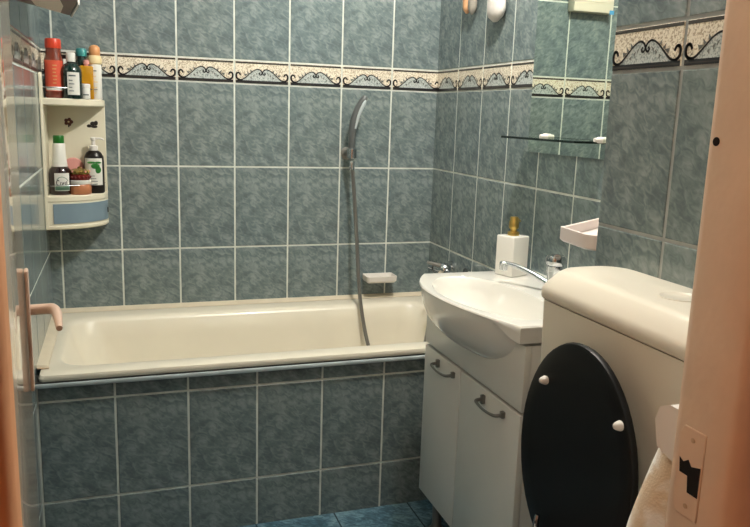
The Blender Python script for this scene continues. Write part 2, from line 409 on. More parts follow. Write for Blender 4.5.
b = B(); b.lathe([(.0045, 0), (.0045, .0006)], M['hole'], n=16, mtx=Matrix.Translation((JR-.0001, -2.1765, 1.236)) @ Matrix.Rotation(-PI/2, 4, 'Y'))
b.build('peg_hole', tr)

# ------------------------------------------------------------------ open door on the left
hx, hy, fx, fy = .1445, -2.168, .0915, -1.55
dv = Vector((fx-hx, fy-hy, 0)); DL = dv.length; ang = math.atan2(dv.y, dv.x)
DM = Matrix.Translation((hx, hy, 0)) @ Matrix.Rotation(ang, 4, 'Z')   # local x along door, local y = left side (-X world) ; face at y=0
b = B(); b.box((0, 0, .01), (DL, .038, 2.0), M['paint'], .002, 2, DM)
door = b.build('door_1', kind='structure')
b = B()
sx = DL-.042
b.box((sx-.015, -.006, .824), (sx+.015, -.0003, 1.010), M['handle'], .0025, 2, DM)
b.tube([DM @ Vector(q) for q in ((sx, -.005, .948), (sx, -.026, .948), (sx-.003, -.036, .948), (sx-.014, -.041, .946), (sx-.042, -.043, .943), (sx-.072, -.044, .936))], [.0082, .0082, .0085, .0078, .0065, .0045], M['handle'], 14, 4)
b.build('door_handle', door)
b = B()
for z in (.25, 1.75): b.tube([(hx-.004, hy-.0, z), (hx-.004, hy-.0, z+.08)], .005, M['brass'], 10)
b.build('hinge', door)

# ------------------------------------------------------------------ bathtub
tub = thing('bathtub', 'cream enamelled bathtub set between the walls behind a low tiled apron', 'bathtub', (.7, -.35, 0))
b = B()
zr = .535
R = [rrect(.012, 1.418, -.685, -.012, .012, .516), rrect(.010, 1.420, -.688, -.010, .014, .525), rrect(.013, 1.417, -.685, -.013, .016, .533), rrect(.020, 1.410, -.678, -.02, .02, zr),
     rrect(.048, 1.375, -.625, -.095, .07, zr), rrect(.056, 1.366, -.614, -.108, .085, .531), rrect(.064, 1.357, -.604, -.118, .09, .518), rrect(.085, 1.345, -.592, -.13, .10, .46),
     rrect(.16, 1.320, -.565, -.155, .12, .28), rrect(.22, 1.29, -.535, -.185, .12, .19), rrect(.32, 1.24, -.49, -.24, .1, .165), rrect(.5, 1.1, -.42, -.31, .05, .162)]
b.loft(R, M['enamel'], cap0=False)
# outer hull so that the shell has a body below
R2 = [rrect(.012, 1.418, -.685, -.012, .012, .516), rrect(.03, 1.40, -.618, -.03, .02, .514), rrect(.06, 1.375, -.612, -.10, .1, .50), rrect(.145, 1.335, -.58, -.14, .12, .27), rrect(.30, 1.25, -.5, -.23, .1, .145)]
b.loft(R2, M['enamel'], cap0=False)
part(b, 'tub_shell', tub)
b = B(); b.lathe([(.0, .0), (.03, 0), (.032, .003), (.024, .005), (.0, .004)], M['chrome'], (1.15, -.36, .162)); part(b, 'drain', tub)
b = B(); b.lathe([(.026, 0), (.03, .004), (.02, .010), (0, .011)], M['chrome'], n=20, mtx=Matrix.Translation((1.337, -.36, .43)) @ Matrix.Rotation(-PI/2, 4, 'Y')); part(b, 'overflow_cover', tub)
# sealing strips
b = B(); b.loft([[Vector((x, -.0005, .537)), Vector((x, -.0005, .546)), Vector((x, -.006, .546)), Vector((x, -.032, .539)), Vector((x, -.033, .536))] for x in (.002, .5, 1.0, W-.002)], M['trim'], smooth=False); b.build('trim_4', kind='structure')
b = B()
ys = [-.004, -.2, -.4, -.60, -.618, -.622]
b.loft([[Vector((.0015, y, .536)), Vector((.0015, y, .5455)), Vector((.006, y, .5460)), Vector((.031 + (.002 if y < -.6 else 0), y, .541)), Vector((.032, y-.012, .536))] for y in ys], M['trim'], smooth=False)
b.box((.004, -.634, .5365), (.034, -.628, .5385), M['brass']); b.build('trim_5', kind='structure')
b = B(); b.box((.001, -.690, .4985), (W-.001, -.66, .5105), M['alu'], .003); b.box((.001, -.684, .5106), (W-.001, -.62, .5155), M['gap_shade']); b.build('trim_6', kind='structure')

# ------------------------------------------------------------------ shower set on the back wall
sh = thing('hand_shower', 'grey handheld shower with long metal hose hanging on the back wall over the bath', 'shower', (1.07, 0, 1.1))
b = B(); b.tube([(1.066, -.062, 1.075), (1.064, -.066, 1.12), (1.062, -.070, 1.17), (1.066, -.074, 1.225), (1.080, -.080, 1.272), (1.098, -.088, 1.306), (1.106, -.091, 1.318)], [.008, .0115, .0135, .0145, .0145, .013, .007], M['headgrey'], 20, 4, (1, 1)); hd = part(b, 'shower_head', sh)
b = B(); b.tube([(1.070, -.083, 1.20), (1.080, -.089, 1.25), (1.096, -.096, 1.29), (1.102, -.097, 1.305)], [.005, .0065, .0075, .004], M['alu'], 12, 4); part(b, 'spray_face', hd)
b = B(); b.lathe([(.024, 0), (.024, .006), (.015, .012), (.011, .05)], M['dchrome'], mtx=Matrix.Translation((1.063, -.001, 1.105)) @ Matrix.Rotation(PI/2, 4, 'X'))
b.lathe([(.0165, -.018), (.0185, -.016), (.0185, .016), (.0165, .018)], M['chrome'], (1.065, -.064, 1.108)); part(b, 'wall_holder', sh)
b = B(); hp = [(1.066, -.062, 1.088), (1.069, -.064, 1.05), (1.079, -.068, .934), (1.087, -.085, .782), (1.090, -.112, .64), (1.093, -.138, .545), (1.103, -.17, .445), (1.116, -.198, .375), (1.150, -.25, .27), (1.20, -.33, .215), (1.238, -.385, .30), (1.252, -.40, .43), (1.272, -.392, .53), (1.318, -.335, .61), (1.345, -.305, .655)]
b.tube(hp, .0072, M['dchrome'], 12, 10)
# ribbing of the metal hose
part(b, 'hose', sh)
b = B(); b.lathe([(.009, -.02), (.0105, -.015), (.0105, .01), (.0075, .016)], M['chrome'], (1.0665, -.0625, 1.066)); part(b, 'hose_nut', sh)

mx = thing('bath_mixer', 'chrome bath mixer tap on the right wall above the far bath end', 'tap', (W, -.30, .69))
b = B(); b.tube([(1.365, -.225, .69), (1.365, -.375, .69)], .017, M['chrome'], 20); b.sphere((1.362, -.30, .70), .026, M['chrome'])
for y in (-.23, -.37):
    b.tube([(W-.001, y, .69), (1.415, y, .69)], .028, M['chrome'], 24); b.tube([(1.42, y, .69), (1.365, y, .69)], .013, M['chrome'], 16)
part(b, 'body', mx)
for y, s in ((-.20, 1), (-.395, -1)):
    b = B(); b.tube([(1.365, y-s*.02, .69), (1.365, y+s*.012, .69)], [.02, .022], M['chrome'], 18); part(b, 'knob', mx)
b = B(); b.tube([(1.36, -.30, .70), (1.345, -.297, .715), (1.32, -.29, .722), (1.298, -.285, .728)], [.009, .008, .006, .005], M['dchrome'], 12, 3); part(b, 'lever', mx)
b = B(); b.tube([(1.365, -.30, .685), (1.345, -.30, .668), (1.315, -.30, .655), (1.305, -.30, .640)], [.013, .012, .011, .010], M['chrome'], 14, 3); part(b, 'spout', mx)

b = B()
pts = [(1.149, -.0005), (1.149, -.07), (1.156, -.078), (1.262, -.078), (1.269, -.07), (1.269, -.0005)]
b = B(); x0, x1 = 1.140, 1.262
b.loft([rrect(x0+.006, x1-.006, -.066, -.001, .008, .604), rrect(x0, x1, -.075, -.001, .01, .612), rrect(x0-.001, x1+.001, -.077, -.001, .01, .631), rrect(x0+.004, x1-.004, -.072, -.006, .008, .631), rrect(x0+.006, x1-.006, -.07, -.008, .008, .616)], M['whiteplastic'])
sd = b.build('soap_dish', loc=(1.21, 0, .59)); sd['label'] = 'small white rectangular soap dish on the back wall beside the shower hose'; sd['category'] = 'soap dish'

# ------------------------------------------------------------------ vanity
van = thing('vanity_cabinet', 'white two-door vanity cabinet under the washbasin beside the bath', 'cabinet', (1.25, -1.094, 0))
XF, YA, YB = 1.085, -.800, -1.368
zdb, zdt = .120, .586
b = B()
b.box((XF+.019, YA-.012, zdb), (W-.01, YA, .752), M['cabinet'], .001)
b.box((XF+.019, YB, zdb), (W-.01, YB+.012, .752), M['cabinet'], .001)
b.box((XF+.0195, YB+.0125, zdb+.001), (W-.021, YA-.0125, zdb+.016), M['cabinet'])
b.box((W-.02, YB+.0125, zdb+.001), (W-.012, YA-.0125, .751), M['cabinet'])
b.box((XF+.001, YB-.0006, .594), (XF+.0186, YA+.0006, .7525), M['cabinet'], .0015, 2)
part(b, 'body', van)
ymid = -1.048
for k, (ya, yb) in enumerate(((YA, ymid+.0015), (ymid-.0015, YB))):
    b = B(); b.box((XF, yb, zdb), (XF+.018, ya, zdt), M['cabinet'], .0025, 2); d = part(b, 'door', van)
    yc = (-.958 if k == 0 else -1.243); a = .052
    b = B()
    ha, hb = yc+a, yc-a
    b.tube([(XF+.001, ha, .557), (XF-.022, ha, .556), (XF-.026, ha-.012, .553), (XF-.028, yc, .551), (XF-.026, hb+.012, .554), (XF-.018, hb, .556), (XF+.001, hb, .557)], [.005, .0045, .0038, .0033, .0038, .0045, .005], M['dchrome'], 10, 4)
    b.box((XF-.010, ha-.006, .545), (XF+.0005, ha+.006, .568), M['dchrome'], .002)
    b.box((XF-.010, hb-.006, .549), (XF+.0005, hb+.006, .566), M['dchrome'], .002)
    bmesh.ops.translate(b.bm, vec=(0, 0, .004), verts=b.bm.verts); part(b, 'handle', d)
for x, y in ((1.125, -.86), (1.125, -1.33), (1.38, -.86), (1.38, -1.33)):
    b = B(); b.lathe([(.024, 0), (.026, .008), (.018, .016), (.014, .03), (.016, .118), (.02, .12)], M['dchrome'], (x, y, 0), 18); part(b, 'leg', van)

# washbasin
bas = thing('washbasin', 'white ceramic washbasin with bowed front on the vanity cabinet', 'basin', (1.25, -1.094, .76))
yc0 = -1.03; BA, BB = -.795, -1.372
def front(y):
    if y > yc0: r = (y-yc0)/.24; e = 2.4
    else: r = (yc0-y)/.36; e = 1.9
    r = min(abs(r), 1); return 1.075 - .078*(1-r**e)
n = 48
def outline(z, inset=0, fi=0):
    P = []
    for k in range(n+1):                       # front edge from far to near
        t = k/n; y = (BA-inset) + (BB-BA+2*inset)*t
        P.append(Vector((front(y)+inset+fi*(1-abs(2*t-1)**3), y, z)))
    for k in range(1, 16): P.append(Vector((1.072+(W-.002-1.072)*k/15, BB+inset, z)))
    for k in range(1, n): P.append(Vector((W-.002, BB+inset+(BA-BB-2*inset)*k/n, z)))
    for k in range(15, 0, -1): P.append(Vector((1.072+(W-.002-1.072)*k/15, BA-inset, z)))
    return P
NP = len(outline(0))
def opening(z, sc=1.0):
    P = []; cy = -1.082; cx = 1.135
    out = outline(z)
    for p in out:
        # angle from centre, map to a bowl curve
        a = math.atan2((p.y-cy)/.30, (p.x-cx)/(.145 if p.x < cx else .29))
        ca, sa = math.cos(a), math.sin(a)
        y = cy + .240*math.copysign(abs(sa)**.9, sa)
        fr = min(front(y)+.020, 1.12)
        x = cx + (.118*abs(ca)**.9 if ca > 0 else -(cx-fr)*abs(ca)**.62)
        P.append(Vector((cx+(x-cx)*sc, cy+(y-cy)*sc, z)))
    return P
b = B()
bow = lambda z, s_: [Vector((1.15+(p.x-1.15)*s_, -1.085+(p.y+1.085)*s_, z)) for p in outline(z)]
rings = []
def under(h):
    s_ = max(.02, (1-h**2.2))**.5; out = []
    for p in outline(0, .004):
        yy = p.y; lim = .285
        # clamp the rectangular deck to the rounded bowl that hangs below it
        dx = p.x-1.15; dy = p.y+1.06
        ex = .16 if dx < 0 else .20
        rr_ = math.hypot(dx/ex, dy/(.265 if dy > 0 else .305)); f = min(1, 1.0/rr_) if rr_ > 1 else 1
        mixw = min(1, h*5)
        qx = 1.15+dx*(f*mixw+1*(1-mixw)); qy = -1.06+dy*(f*mixw+1*(1-mixw))
        out.append(Vector((1.15+(qx-1.15)*s_, -1.06+(qy+1.06)*s_, .792-.152*h)))
    return out
rings = [under(h) for h in (1.0, .97, .92, .84, .74, .62, .5, .38, .27, .17, .10, .05)]
def skirt(z, ins):
    out = outline(z, ins)
    for i_2, p in enumerate(out):
        if i_2 <= n:
            t = i_2/n; w_ = min(1, t/.06, (1-t)/.16); w_ = w_*w_*(3-2*w_)
            p.z = p.z*(1-w_) + (.793+(z-.76)*.12)*w_
    return out
rings += [skirt(.758, .004), skirt(.760, .001), skirt(.785, .0), outline(.797, 0), outline(.8005, .003), outline(.801, .007)]
rings += [opening(.7995, 1.0), opening(.794, .975), opening(.775, .94), opening(.74, .86), opening(.70, .70), opening(.675, .48), opening(.665, .22)]
b.loft(rings, M['ceramic'])
part(b, 'bowl', bas)
b = B(); b.lathe([(0, 0), (.022, 0), (.024, .004), (.012, .006), (0, .005)], M['chrome'], (1.135, -1.095, .667)); part(b, 'drain', bas)
b = B(); b.lathe([(.011, 0), (.012, .003), (.006, .003), (.004, .001)], M['chrome'], n=16, mtx=Matrix.Translation((1.242, -1.165, .762)) @ Matrix.Rotation(-PI/2+.4, 4, 'Y')); part(b, 'overflow_ring', bas)

# basin tap
tap = thing('basin_mixer', 'chrome single-lever mixer tap on the washbasin deck beside the cistern', 'tap', (1.33, -1.085, .80))
b = B(); b.lathe([(.027, 0), (.027, .006), (.021, .012), (.020, .050), (.0225, .056), (.0225, .074)], M['chrome'], (1.33, -1.082, .7995)); part(b, 'body', tap)
b = B(); b.lathe([(.0225, .0), (.0255, .004), (.0265, .018), (.022, .026), (.008, .029)], M['chrome'], (1.33, -1.082, .8745)); b.tube([(1.33, -1.082, .893), (1.315, -1.11, .903), (1.30, -1.135, .910)], [.008, .007, .006], M['dchrome'], 10, 3, (.6, 1.2)); part(b, 'lever', tap)
b = B(); b.tube([(1.318, -1.07, .822), (1.298, -1.035, .838), (1.278, -1.0, .850), (1.262, -.972, .856), (1.250, -.955, .856)], [.009, .0078, .007, .0068, .0068], M['chrome'], 14, 4); b.lathe([(.0105, -.014), (.0115, -.012), (.0115, .008), (.008, .011)], M['chrome'], (1.247, -.951, .851), 16); part(b, 'spout', tap)

# soap dispenser
sp = thing('soap_dispenser', 'square white ceramic soap dispenser with gold pump on the washbasin', 'dispenser', (1.33, -.855, .8005))
b = B(); DR = Matrix.Translation((1.325, -.855, .801)) @ Matrix.Rotation(math.radians(20), 4, 'Z'); b.box((-.034, -.034, 0), (.034, .034, .118), M['ceramic'], .004, 3, DR); part(b, 'bottle', sp)
b = B(); b.lathe([(.017, 0), (.017, .010), (.010, .012), (.009, .018), (.013, .020), (.0145, .024), (.0145, .040), (.012, .044), (.0125, .050), (.011, .054), (.004, .055)], M['gold'], (1.325, -.855, .919), 24)
b.tube([(1.325, -.855, .960), (1.355, -.83, .960), (1.365, -.818, .955)], [.005, .004, .0035], M['gold'], 10, 2); part(b, 'pump', sp)

# ------------------------------------------------------------------ mirror wall
b = B(); b.box((W-.008, -1.114, 1.156), (W-.0025, -.742, 1.80), M['glassedge']); b.box((W-.0082, -1.112, 1.158), (W-.0078, -.744, 1.798), M['mirror'])
mi = thing('wall_mirror', 'tall frameless mirror on the right wall above the glass shelf', 'mirror', (W, -.93, 1.156))
b = B(); b.box((W-.007, -1.136, 1.160), (W-.0022, -.742, 1.80), M['glassedge']); part(b, 'backing', mi)
b = B(); b.box((W-.0085, -1.138, 1.158), (W-.0072, -.742, 1.80), M['mirror']); part(b, 'mirror_glass', mi)

gs = thing('glass_shelf', 'narrow clear glass shelf with dark edge in front of the mirror', 'shelf', (W, -.91, 1.2))
b = B(); b.box((1.340, -1.108, 1.1975), (1.414, -.716, 1.2025), M['glass'], .0008, 1); b.box((1.3385, -1.108, 1.1970), (1.3400, -.716, 1.2030), M['glassedge']); b.box((1.340, -1.1095, 1.1970), (1.414, -1.108, 1.2030), M['glassedge']); part(b, 'glass_panel', gs)
for y in (-.845, -1.112):
    b = B(); b.lathe([(.008, 0), (.008, .010), (.006, .013), (.005, .022)], M['whiteplastic'], n=18, mtx=Matrix.Translation((W-.0088 , y, 1.207)) @ Matrix.Rotation(-PI/2, 4, 'Y')); part(b, 'bracket', gs)

b = B()
o_ = [(1.41, -1.500), (1.160, -1.500), (1.146, -1.492), (1.139, -1.475), (1.149, -1.374), (1.154, -1.364), (1.164, -1.362), (1.4245, -1.185), (1.4245, -1.500)]
i_ = [(1.41, -1.492), (1.162, -1.492), (1.152, -1.486), (1.147, -1.472), (1.155, -1.380), (1.159, -1.373), (1.166, -1.371), (1.418, -1.200), (1.418, -1.492)]
V3 = lambda pts, z: [Vector((x, y, z)) for x, y in pts]
b.loft([V3([(x*.97+1.35*.03, y*.97-1.44*.03) for x, y in o_], .992), V3(o_, .997), V3(o_, 1.024), V3(i_, 1.024), V3(i_, 1.002)], M['pinkwhite'], smooth=False)
o = b.build('corner_tray', loc=(1.4, -1.47, 1.004)); o['label'] = 'small white triangular corner tray on the wall above the washbasin tap'; o['category'] = 'tray'

# hanging cloths
h1 = thing('hanging_sponge', 'peach and grey cloth strip hanging high on the far part of the right wall', 'cloth', (W, -.30, 1.6))
def strip(yc_, w, z0, z1, x0, x1, m, sq=2.6, lean=0):
    rings = []
    for k in range(14):
        t = k/13; z = z0+(z1-z0)*t; f = (1-(1-min(1, t*5))**2)**.5 if t < .2 else 1
        f = max(f, .25); f *= (1+.04*math.sin(9*t))
        cx = (x0+x1)/2; rx = (x1-x0)/2; rings.append([])
        for q in range(20):
            a = 2*PI*q/20; c_, s_ = math.cos(a), math.sin(a)
            rings[-1].append(Vector((cx+rx*f*math.copysign(abs(c_)**(2/sq), c_), yc_+lean*t+w/2*f*math.copysign(abs(s_)**(2/sq), s_), z)))
    return rings
b = B(); b.loft(strip(-.285, .034, 1.610, 1.76, 1.390, 1.418, M['peach']), M['peach']); part(b, 'sponge', h1)
b = B(); b.loft(strip(-.322, .032, 1.603, 1.76, 1.392, 1.42, M['greycloth']), M['greycloth']); part(b, 'backing_cloth', h1)
b = B(); b.tube([(W-.001, -.30, 1.80), (1.40, -.30, 1.80), (1.39, -.30, 1.812)], .004, M['chrome'], 10, 3); b.tube([(1.398, -.30, 1.798), (1.40, -.27, 1.775), (1.40, -.30, 1.755), (1.40, -.33, 1.775), (1.398, -.30, 1.798)], .0018, M['greycloth'], 8, 4); part(b, 'hook', h1)
h2 = thing('bath_mitt', 'white fluffy bath mitt hanging on the right wall nearer the mirror', 'mitt', (W, -.51, 1.56))
b = B(); b.loft(strip(-.508, .094, 1.560, 1.76, 1.382, 1.422, M['fluff'], 2.4, -.004), M['fluff']); part(b, 'mitt', h2)
b = B(); b.tube([(W-.001, -.52, 1.81), (1.40, -.52, 1.81), (1.39, -.52, 1.822)], .004, M['chrome'], 10, 3); b.tube([(1.398, -.52, 1.808), (1.40, -.50, 1.78), (1.40, -.52, 1.757), (1.40, -.54, 1.78), (1.398, -.52, 1.808)], .0018, M['fluff'], 8, 4); part(b, 'hook', h2)

# ------------------------------------------------------------------ corner shelf unit with toiletries
cs = thing('corner_shelf', 'ivory plastic corner shelf unit with grey drawer on the tiled back wall', 'shelf', (0, 0, .85))
def quarter(rx, ry, z, n=18, x0=.0025, y0=-.0025, p=1.5):
    out = [Vector((x0, y0, z))]
    for k in range(n+1):
        a = PI/2*k/n
        out.append(Vector((x0+(rx-x0)*math.sin(a)**(2/2.0), y0-(ry+y0)*math.cos(a)**(2/2.0), z)))
    return out
def qslab(b, rx, ry, z0, z1, m, bev=.004):
    b.loft([quarter(rx-bev, ry-bev, z0), quarter(rx, ry, z0+bev), quarter(rx, ry, z1-bev), quarter(rx-bev, ry-bev, z1)], m, smooth=False)
b = B()
RX, RY = .195, .150
qslab(b, RX, RY, 1.248, 1.272, M['shelf'])
qslab(b, RX, RY, .938, .960, M['shelf'])
qslab(b, RX, RY, .848, .863, M['shelf'])
# cheek on the left wall, rising above the top shelf
prof = [(-.0025, .85), (-.150, .85), (-.150, 1.345), (-.146, 1.351), (-.128, 1.351), (-.121, 1.30), (-.112, 1.280), (-.09, 1.270), (-.0025, 1.270)]
b.prism([(y, z) for y, z in prof], .0025, .0125, M['shelf'], .0015, 1, Matrix(((0, 0, 1, 0), (1, 0, 0, 0), (0, 1, 0, 0), (0, 0, 0, 1))))
# back panel
b.box((.0025, -.010, .85), (RX, -.0025, 1.271), M['shelf'], .0015, 1)
part(b, 'body', cs)
b = B()   # drawer front, curved
fr0 = [q for q in quarter(RX-.001, RY-.001, 0)[2:-1]]
def curved(z0, z1, rx, ry, th, m, b, a0=.06, a1=.96, n=16):
    rings = []
    for k in range(n+1):
        a = PI/2*(a0+(a1-a0)*k/n)
        P0 = Vector((rx*math.sin(a), -ry*math.cos(a), 0)); P1 = Vector(((rx-th)*math.sin(a), -(ry-th)*math.cos(a), 0))
        rings.append([P0+Vector((0, 0, z0)), P0+Vector((0, 0, z1)), P1+Vector((0, 0, z1)), P1+Vector((0, 0, z0))])
    b.loft(rings, m, smooth=False)
curved(.862, .939, RX-.002, RY-.002, .006, M['shelf'], b, .0, 1.0)
curved(.868, .933, RX+.0005, RY+.0005, .004, M['drawer'], b, .09, .95)
dr = part(b, 'drawer', cs)
b = B(); curved(.890, .908, RX+.003, RY+.003, .004, M['near_black'], b, .885, .915, 3); part(b, 'drawer_pull', dr)
for zz in (1.305, .992):
    b = B(); pts = [(.013, -.140, zz)] + [((RX-.006)*math.sin(a), -(RY-.006)*math.cos(a), zz) for a in [PI/2*k/12 for k in range(1, 12)]] + [(RX-.008, -.004, zz)]
    b.tube(pts, .0016, M['chrome'], 8, 2); part(b, 'rail', cs)
b = B()
for k in range(5):
    a = 2*PI*k/5; b.sphere((.078+.009*math.cos(a), -.0108, 1.196+.008*math.sin(a)), .0062, M['decal_red'], (1, .12, 1), 10, 6)
b.sphere((.078, -.0114, 1.196), .003, M['cream_plastic'], (1, .2, 1), 8, 6); b.box((.076, -.0113, 1.178), (.080, -.0103, 1.190), M['decal_dark']); part(b, 'flower_decal', cs)
b = B()
for (dx, dz, rx, rz) in ((-.012, -.004, .9, .6), (.0, .004, 1, .8), (.010, .006, .7, .9), (.004, -.006, 1.2, .5)):
    b.sphere((.155+dx, -.0108, 1.188+dz), .009, M['decal_dark'], (rx, .1, rz), 12, 6)
part(b, 'butterfly_decal', cs)

G1 = 'bottles on the top board of the corner shelf'; G2 = 'toiletries on the lower board of the corner shelf'
ZT, ZL = 1.2722, .9602
def strip_label(b, x, y, r, z0, z1, m, a0=-60, a1=60, off=.0006, n=10, s=(1, 1)):
    rings = []
    for k in range(n+1):
        a = math.radians(-90+a0+(a1-a0)*k/n); P = Vector((x+(r+off)*s[0]*math.cos(a), y+(r+off)*s[1]*math.sin(a), 0)); Q = Vector((x+(r-.001)*s[0]*math.cos(a), y+(r-.001)*s[1]*math.sin(a), 0))
        rings.append([P+Vector((0, 0, z0)), P+Vector((0, 0, z1)), Q+Vector((0, 0, z1)), Q+Vector((0, 0, z0))])
    b.loft(rings, m, smooth=False)
def T(name, label, cat, x, y, z, group):
    t = thing(name, label, cat, (x, y, z), group)
    if z == ZT: t.scale = (1.14, 1.1, 1)
    elif name in ('mouthwash_bottle', 'pump_bottle'): t.scale = (1.1, 1.1, 1)
    return t
# red
x, y = .046, -.090; t = T('shampoo_bottle', 'tall coral red bottle with red cap, leftmost on the top board', 'bottle', x, y, ZT, G1)
b = B(); b.lathe([(.024, 0), (.0258, .004), (.0262, .09), (.0255, .118), (.0215, .135), (.0195, .158)], M['dark_red_brown'], (x, y, ZT)); bd = part(b, 'bottle_body', t)
b = B(); b.lathe([(.0205, .156), (.0212, .158), (.0212, .182), (.019, .186)], M['coral_red'], (x, y, ZT)); part(b, 'cap', t)
b = B(); strip_label(b, x, y, .0262, ZT+.022, ZT+.118, M['coral_label'], -58, 62); strip_label(b, x, y, .0266, ZT+.024, ZT+.036, M['label_white'], -50, 55)
for k in range(6): strip_label(b, x, y, .0267, ZT+.045+.011*k, ZT+.049+.011*k, M['peach_cap'], -6+2*(k % 2), 14+3*(k % 3))
part(b, 'label', t)
# white behind
x, y = .076, -.030; t = T('lotion_bottle', 'white bottle with black cap behind the dark green bottle', 'bottle', x, y, ZT, G1)
b = B(); b.box((x-.015, y-.010, ZT), (x+.015, y+.010, ZT+.128), M['label_white'], .004, 2); part(b, 'bottle_body', t)
b = B(); b.box((x-.013, y-.009, ZT+.1282), (x+.015, y+.009, ZT+.142), M['near_black'], .003, 2); part(b, 'cap', t)
# dark green
x, y = .098, -.100; t = T('wash_bottle', 'dark green bottle with white cap and white label on the top board', 'bottle', x, y, ZT, G1)
b = B(); b.lathe([(.026, 0), (.028, .004), (.0285, .085), (.026, .098), (.019, .108), (.0115, .113), (.0115, .120)], M['dark_green_glass'], (x, y, ZT)); part(b, 'bottle_body', t)
b = B(); b.lathe([(.0122, .116), (.0125, .117), (.0125, .142), (.011, .145)], M['label_white'], (x, y, ZT)); part(b, 'cap', t)
b = B(); strip_label(b, x, y, .0286, ZT+.012, ZT+.083, M['label_white'], -20, 48)
for k, wd in enumerate((26, 14, 20, 12, 18)): strip_label(b, x, y, .0292, ZT+.070-.011*k-(.003 if k else 0), ZT+.0715-.011*k+(.0025 if k == 0 else -.002), M['grey_ink'], -12, -12+wd*1.4)
part(b, 'label', t)
# teal cap
x, y = .128, -.030; t = T('gel_bottle', 'slim bottle with round teal cap behind the amber bottle', 'bottle', x, y, ZT, G1)
b = B(); b.lathe([(.012, 0), (.014, .003), (.014, .12), (.011, .14)], M['dark_green_glass'], (x, y, ZT)); part(b, 'bottle_body', t)
b = B(); b.lathe([(.0145, .139), (.0155, .142), (.0155, .158), (.013, .164), (.006, .166)], M['teal_cap'], (x, y, ZT)); part(b, 'cap', t)
# amber
x, y = .143, -.062; t = T('perfume_bottle', 'square amber bottle with small pinkish cap on the top board', 'bottle', x, y, ZT, G1)
b = B(); b.box((x-.019, y-.014, ZT), (x+.019, y+.014, ZT+.108), M['amber_liquid'], .004, 2); part(b, 'bottle_body', t)
b = B(); b.lathe([(.006, .1082), (.006, .112), (.0085, .113), (.0085, .124), (.005, .127)], M['pink_puff'], (x, y, ZT), 16); part(b, 'cap', t)
# small jar
x, y = .139, -.093; t = T('cream_jar', 'tiny white jar standing in front of the amber bottle', 'jar', x, y, ZT, G1)
b = B(); b.lathe([(.0115, 0), (.0125, .003), (.0125, .034), (.0115, .036)], M['label_white'], (x, y, ZT), 20); part(b, 'jar_body', t)
b = B(); b.lathe([(.0128, .036), (.0132, .038), (.0132, .047), (.011, .049)], M['whiteplastic'], (x, y, ZT), 20); part(b, 'lid', t)
b = B(); strip_label(b, x, y, .0126, ZT+.012, ZT+.016, M['grey_ink'], -30, 40); part(b, 'label', t)
# deodorant
x, y = .1745, -.034; t = T('deodorant_stick', 'cream bottle with rounded peach cap, rightmost on the top board', 'bottle', x, y, ZT, G1)
x = .170; y = -.036
b = B(); b.lathe([(.0165, 0), (.0178, .003), (.0178, .108), (.016, .116)], M['label_white'], (x, y, ZT)); part(b, 'bottle_body', t)
b = B(); b.lathe([(.0165, .115), (.0195, .118), (.0198, .132), (.017, .142), (.0145, .144)], M['cream_plastic'], (x, y, ZT)); part(b, 'collar', t)
b = B(); b.lathe([(.0145, .1435), (.0155, .146), (.0158, .160), (.0145, .170), (.009, .176), (.003, .178)], M['peach_cap'], (x, y, ZT)); part(b, 'cap', t)
b = B()
for k in range(5): strip_label(b, x, y, .0179, ZT+.020+.018*k, ZT+.023+.018*k, M['grey_ink'] if k > 3 else M['cream_plastic'], -40, 5+8*(k % 3))
part(b, 'label', t)
# lower: brown syrup
x, y = .0495, -.092; t = T('mouthwash_bottle', 'dark red-brown bottle with green cap and tall white neck, leftmost on the lower board', 'bottle', x, y, ZL, G2)
b = B(); b.lathe([(.029, 0), (.0318, .004), (.0322, .068), (.030, .082), (.022, .092), (.018, .096)], M['brown_glass'], (x, y, ZL)); part(b, 'bottle_body', t)
b = B(); b.lathe([(.0225, .092), (.0215, .10), (.0185, .13), (.0175, .165), (.015, .168)], M['label_white'], (x, y, ZL)); part(b, 'neck_sleeve', t)
b = B(); b.lathe([(.0150, .167), (.0155, .169), (.0155, .190), (.014, .193)], M['green_cap'], (x, y, ZL)); part(b, 'cap', t)
b = B(); strip_label(b, x, y, .0322, ZL+.014, ZL+.072, M['label_white'], -26, 52); strip_label(b, x, y, .0326, ZL+.016, ZL+.034, M['green_ink'], -24, 50)
def arcmark(b, x, y, r, z, pts, m, w=.0014):
    for (a0, z0), (a1, z1) in zip(pts, pts[1:]):
        q = [Vector((x+r*math.cos(math.radians(-90+a)), y+r*math.sin(math.radians(-90+a)), z+dz)) for a, dz in ((a0, z0), (a1, z1))]
        b.tube(q, w, m, 6)
C1 = [(-2, .046), (-8, .050), (-14, .046), (-16, .040), (-13, .034), (-7, .031), (-2, .034)]
arcmark(b, x, y, .0330, ZL, C1, M['near_black'], .0012)
for a0, pts in ((4, [(0, .031), (0, .042), (5, .042)]), (13, [(6, .031), (0, .033), (0, .040), (5, .042), (6, .037), (0, .036)]), (23, [(7, .042), (1, .041), (5, .036), (5, .032), (0, .031)]), (33, [(2, .046), (2, .031), (6, .031)])):
    arcmark(b, x, y, .0330, ZL, [(a0+p, q) for p, q in pts], M['near_black'], .0010)
arcmark(b, x, y, .0328, ZL, [(-14, .050), (-2, .058), (14, .060), (32, .055), (44, .046)], M['green_ink'], .001)
part(b, 'label', t)
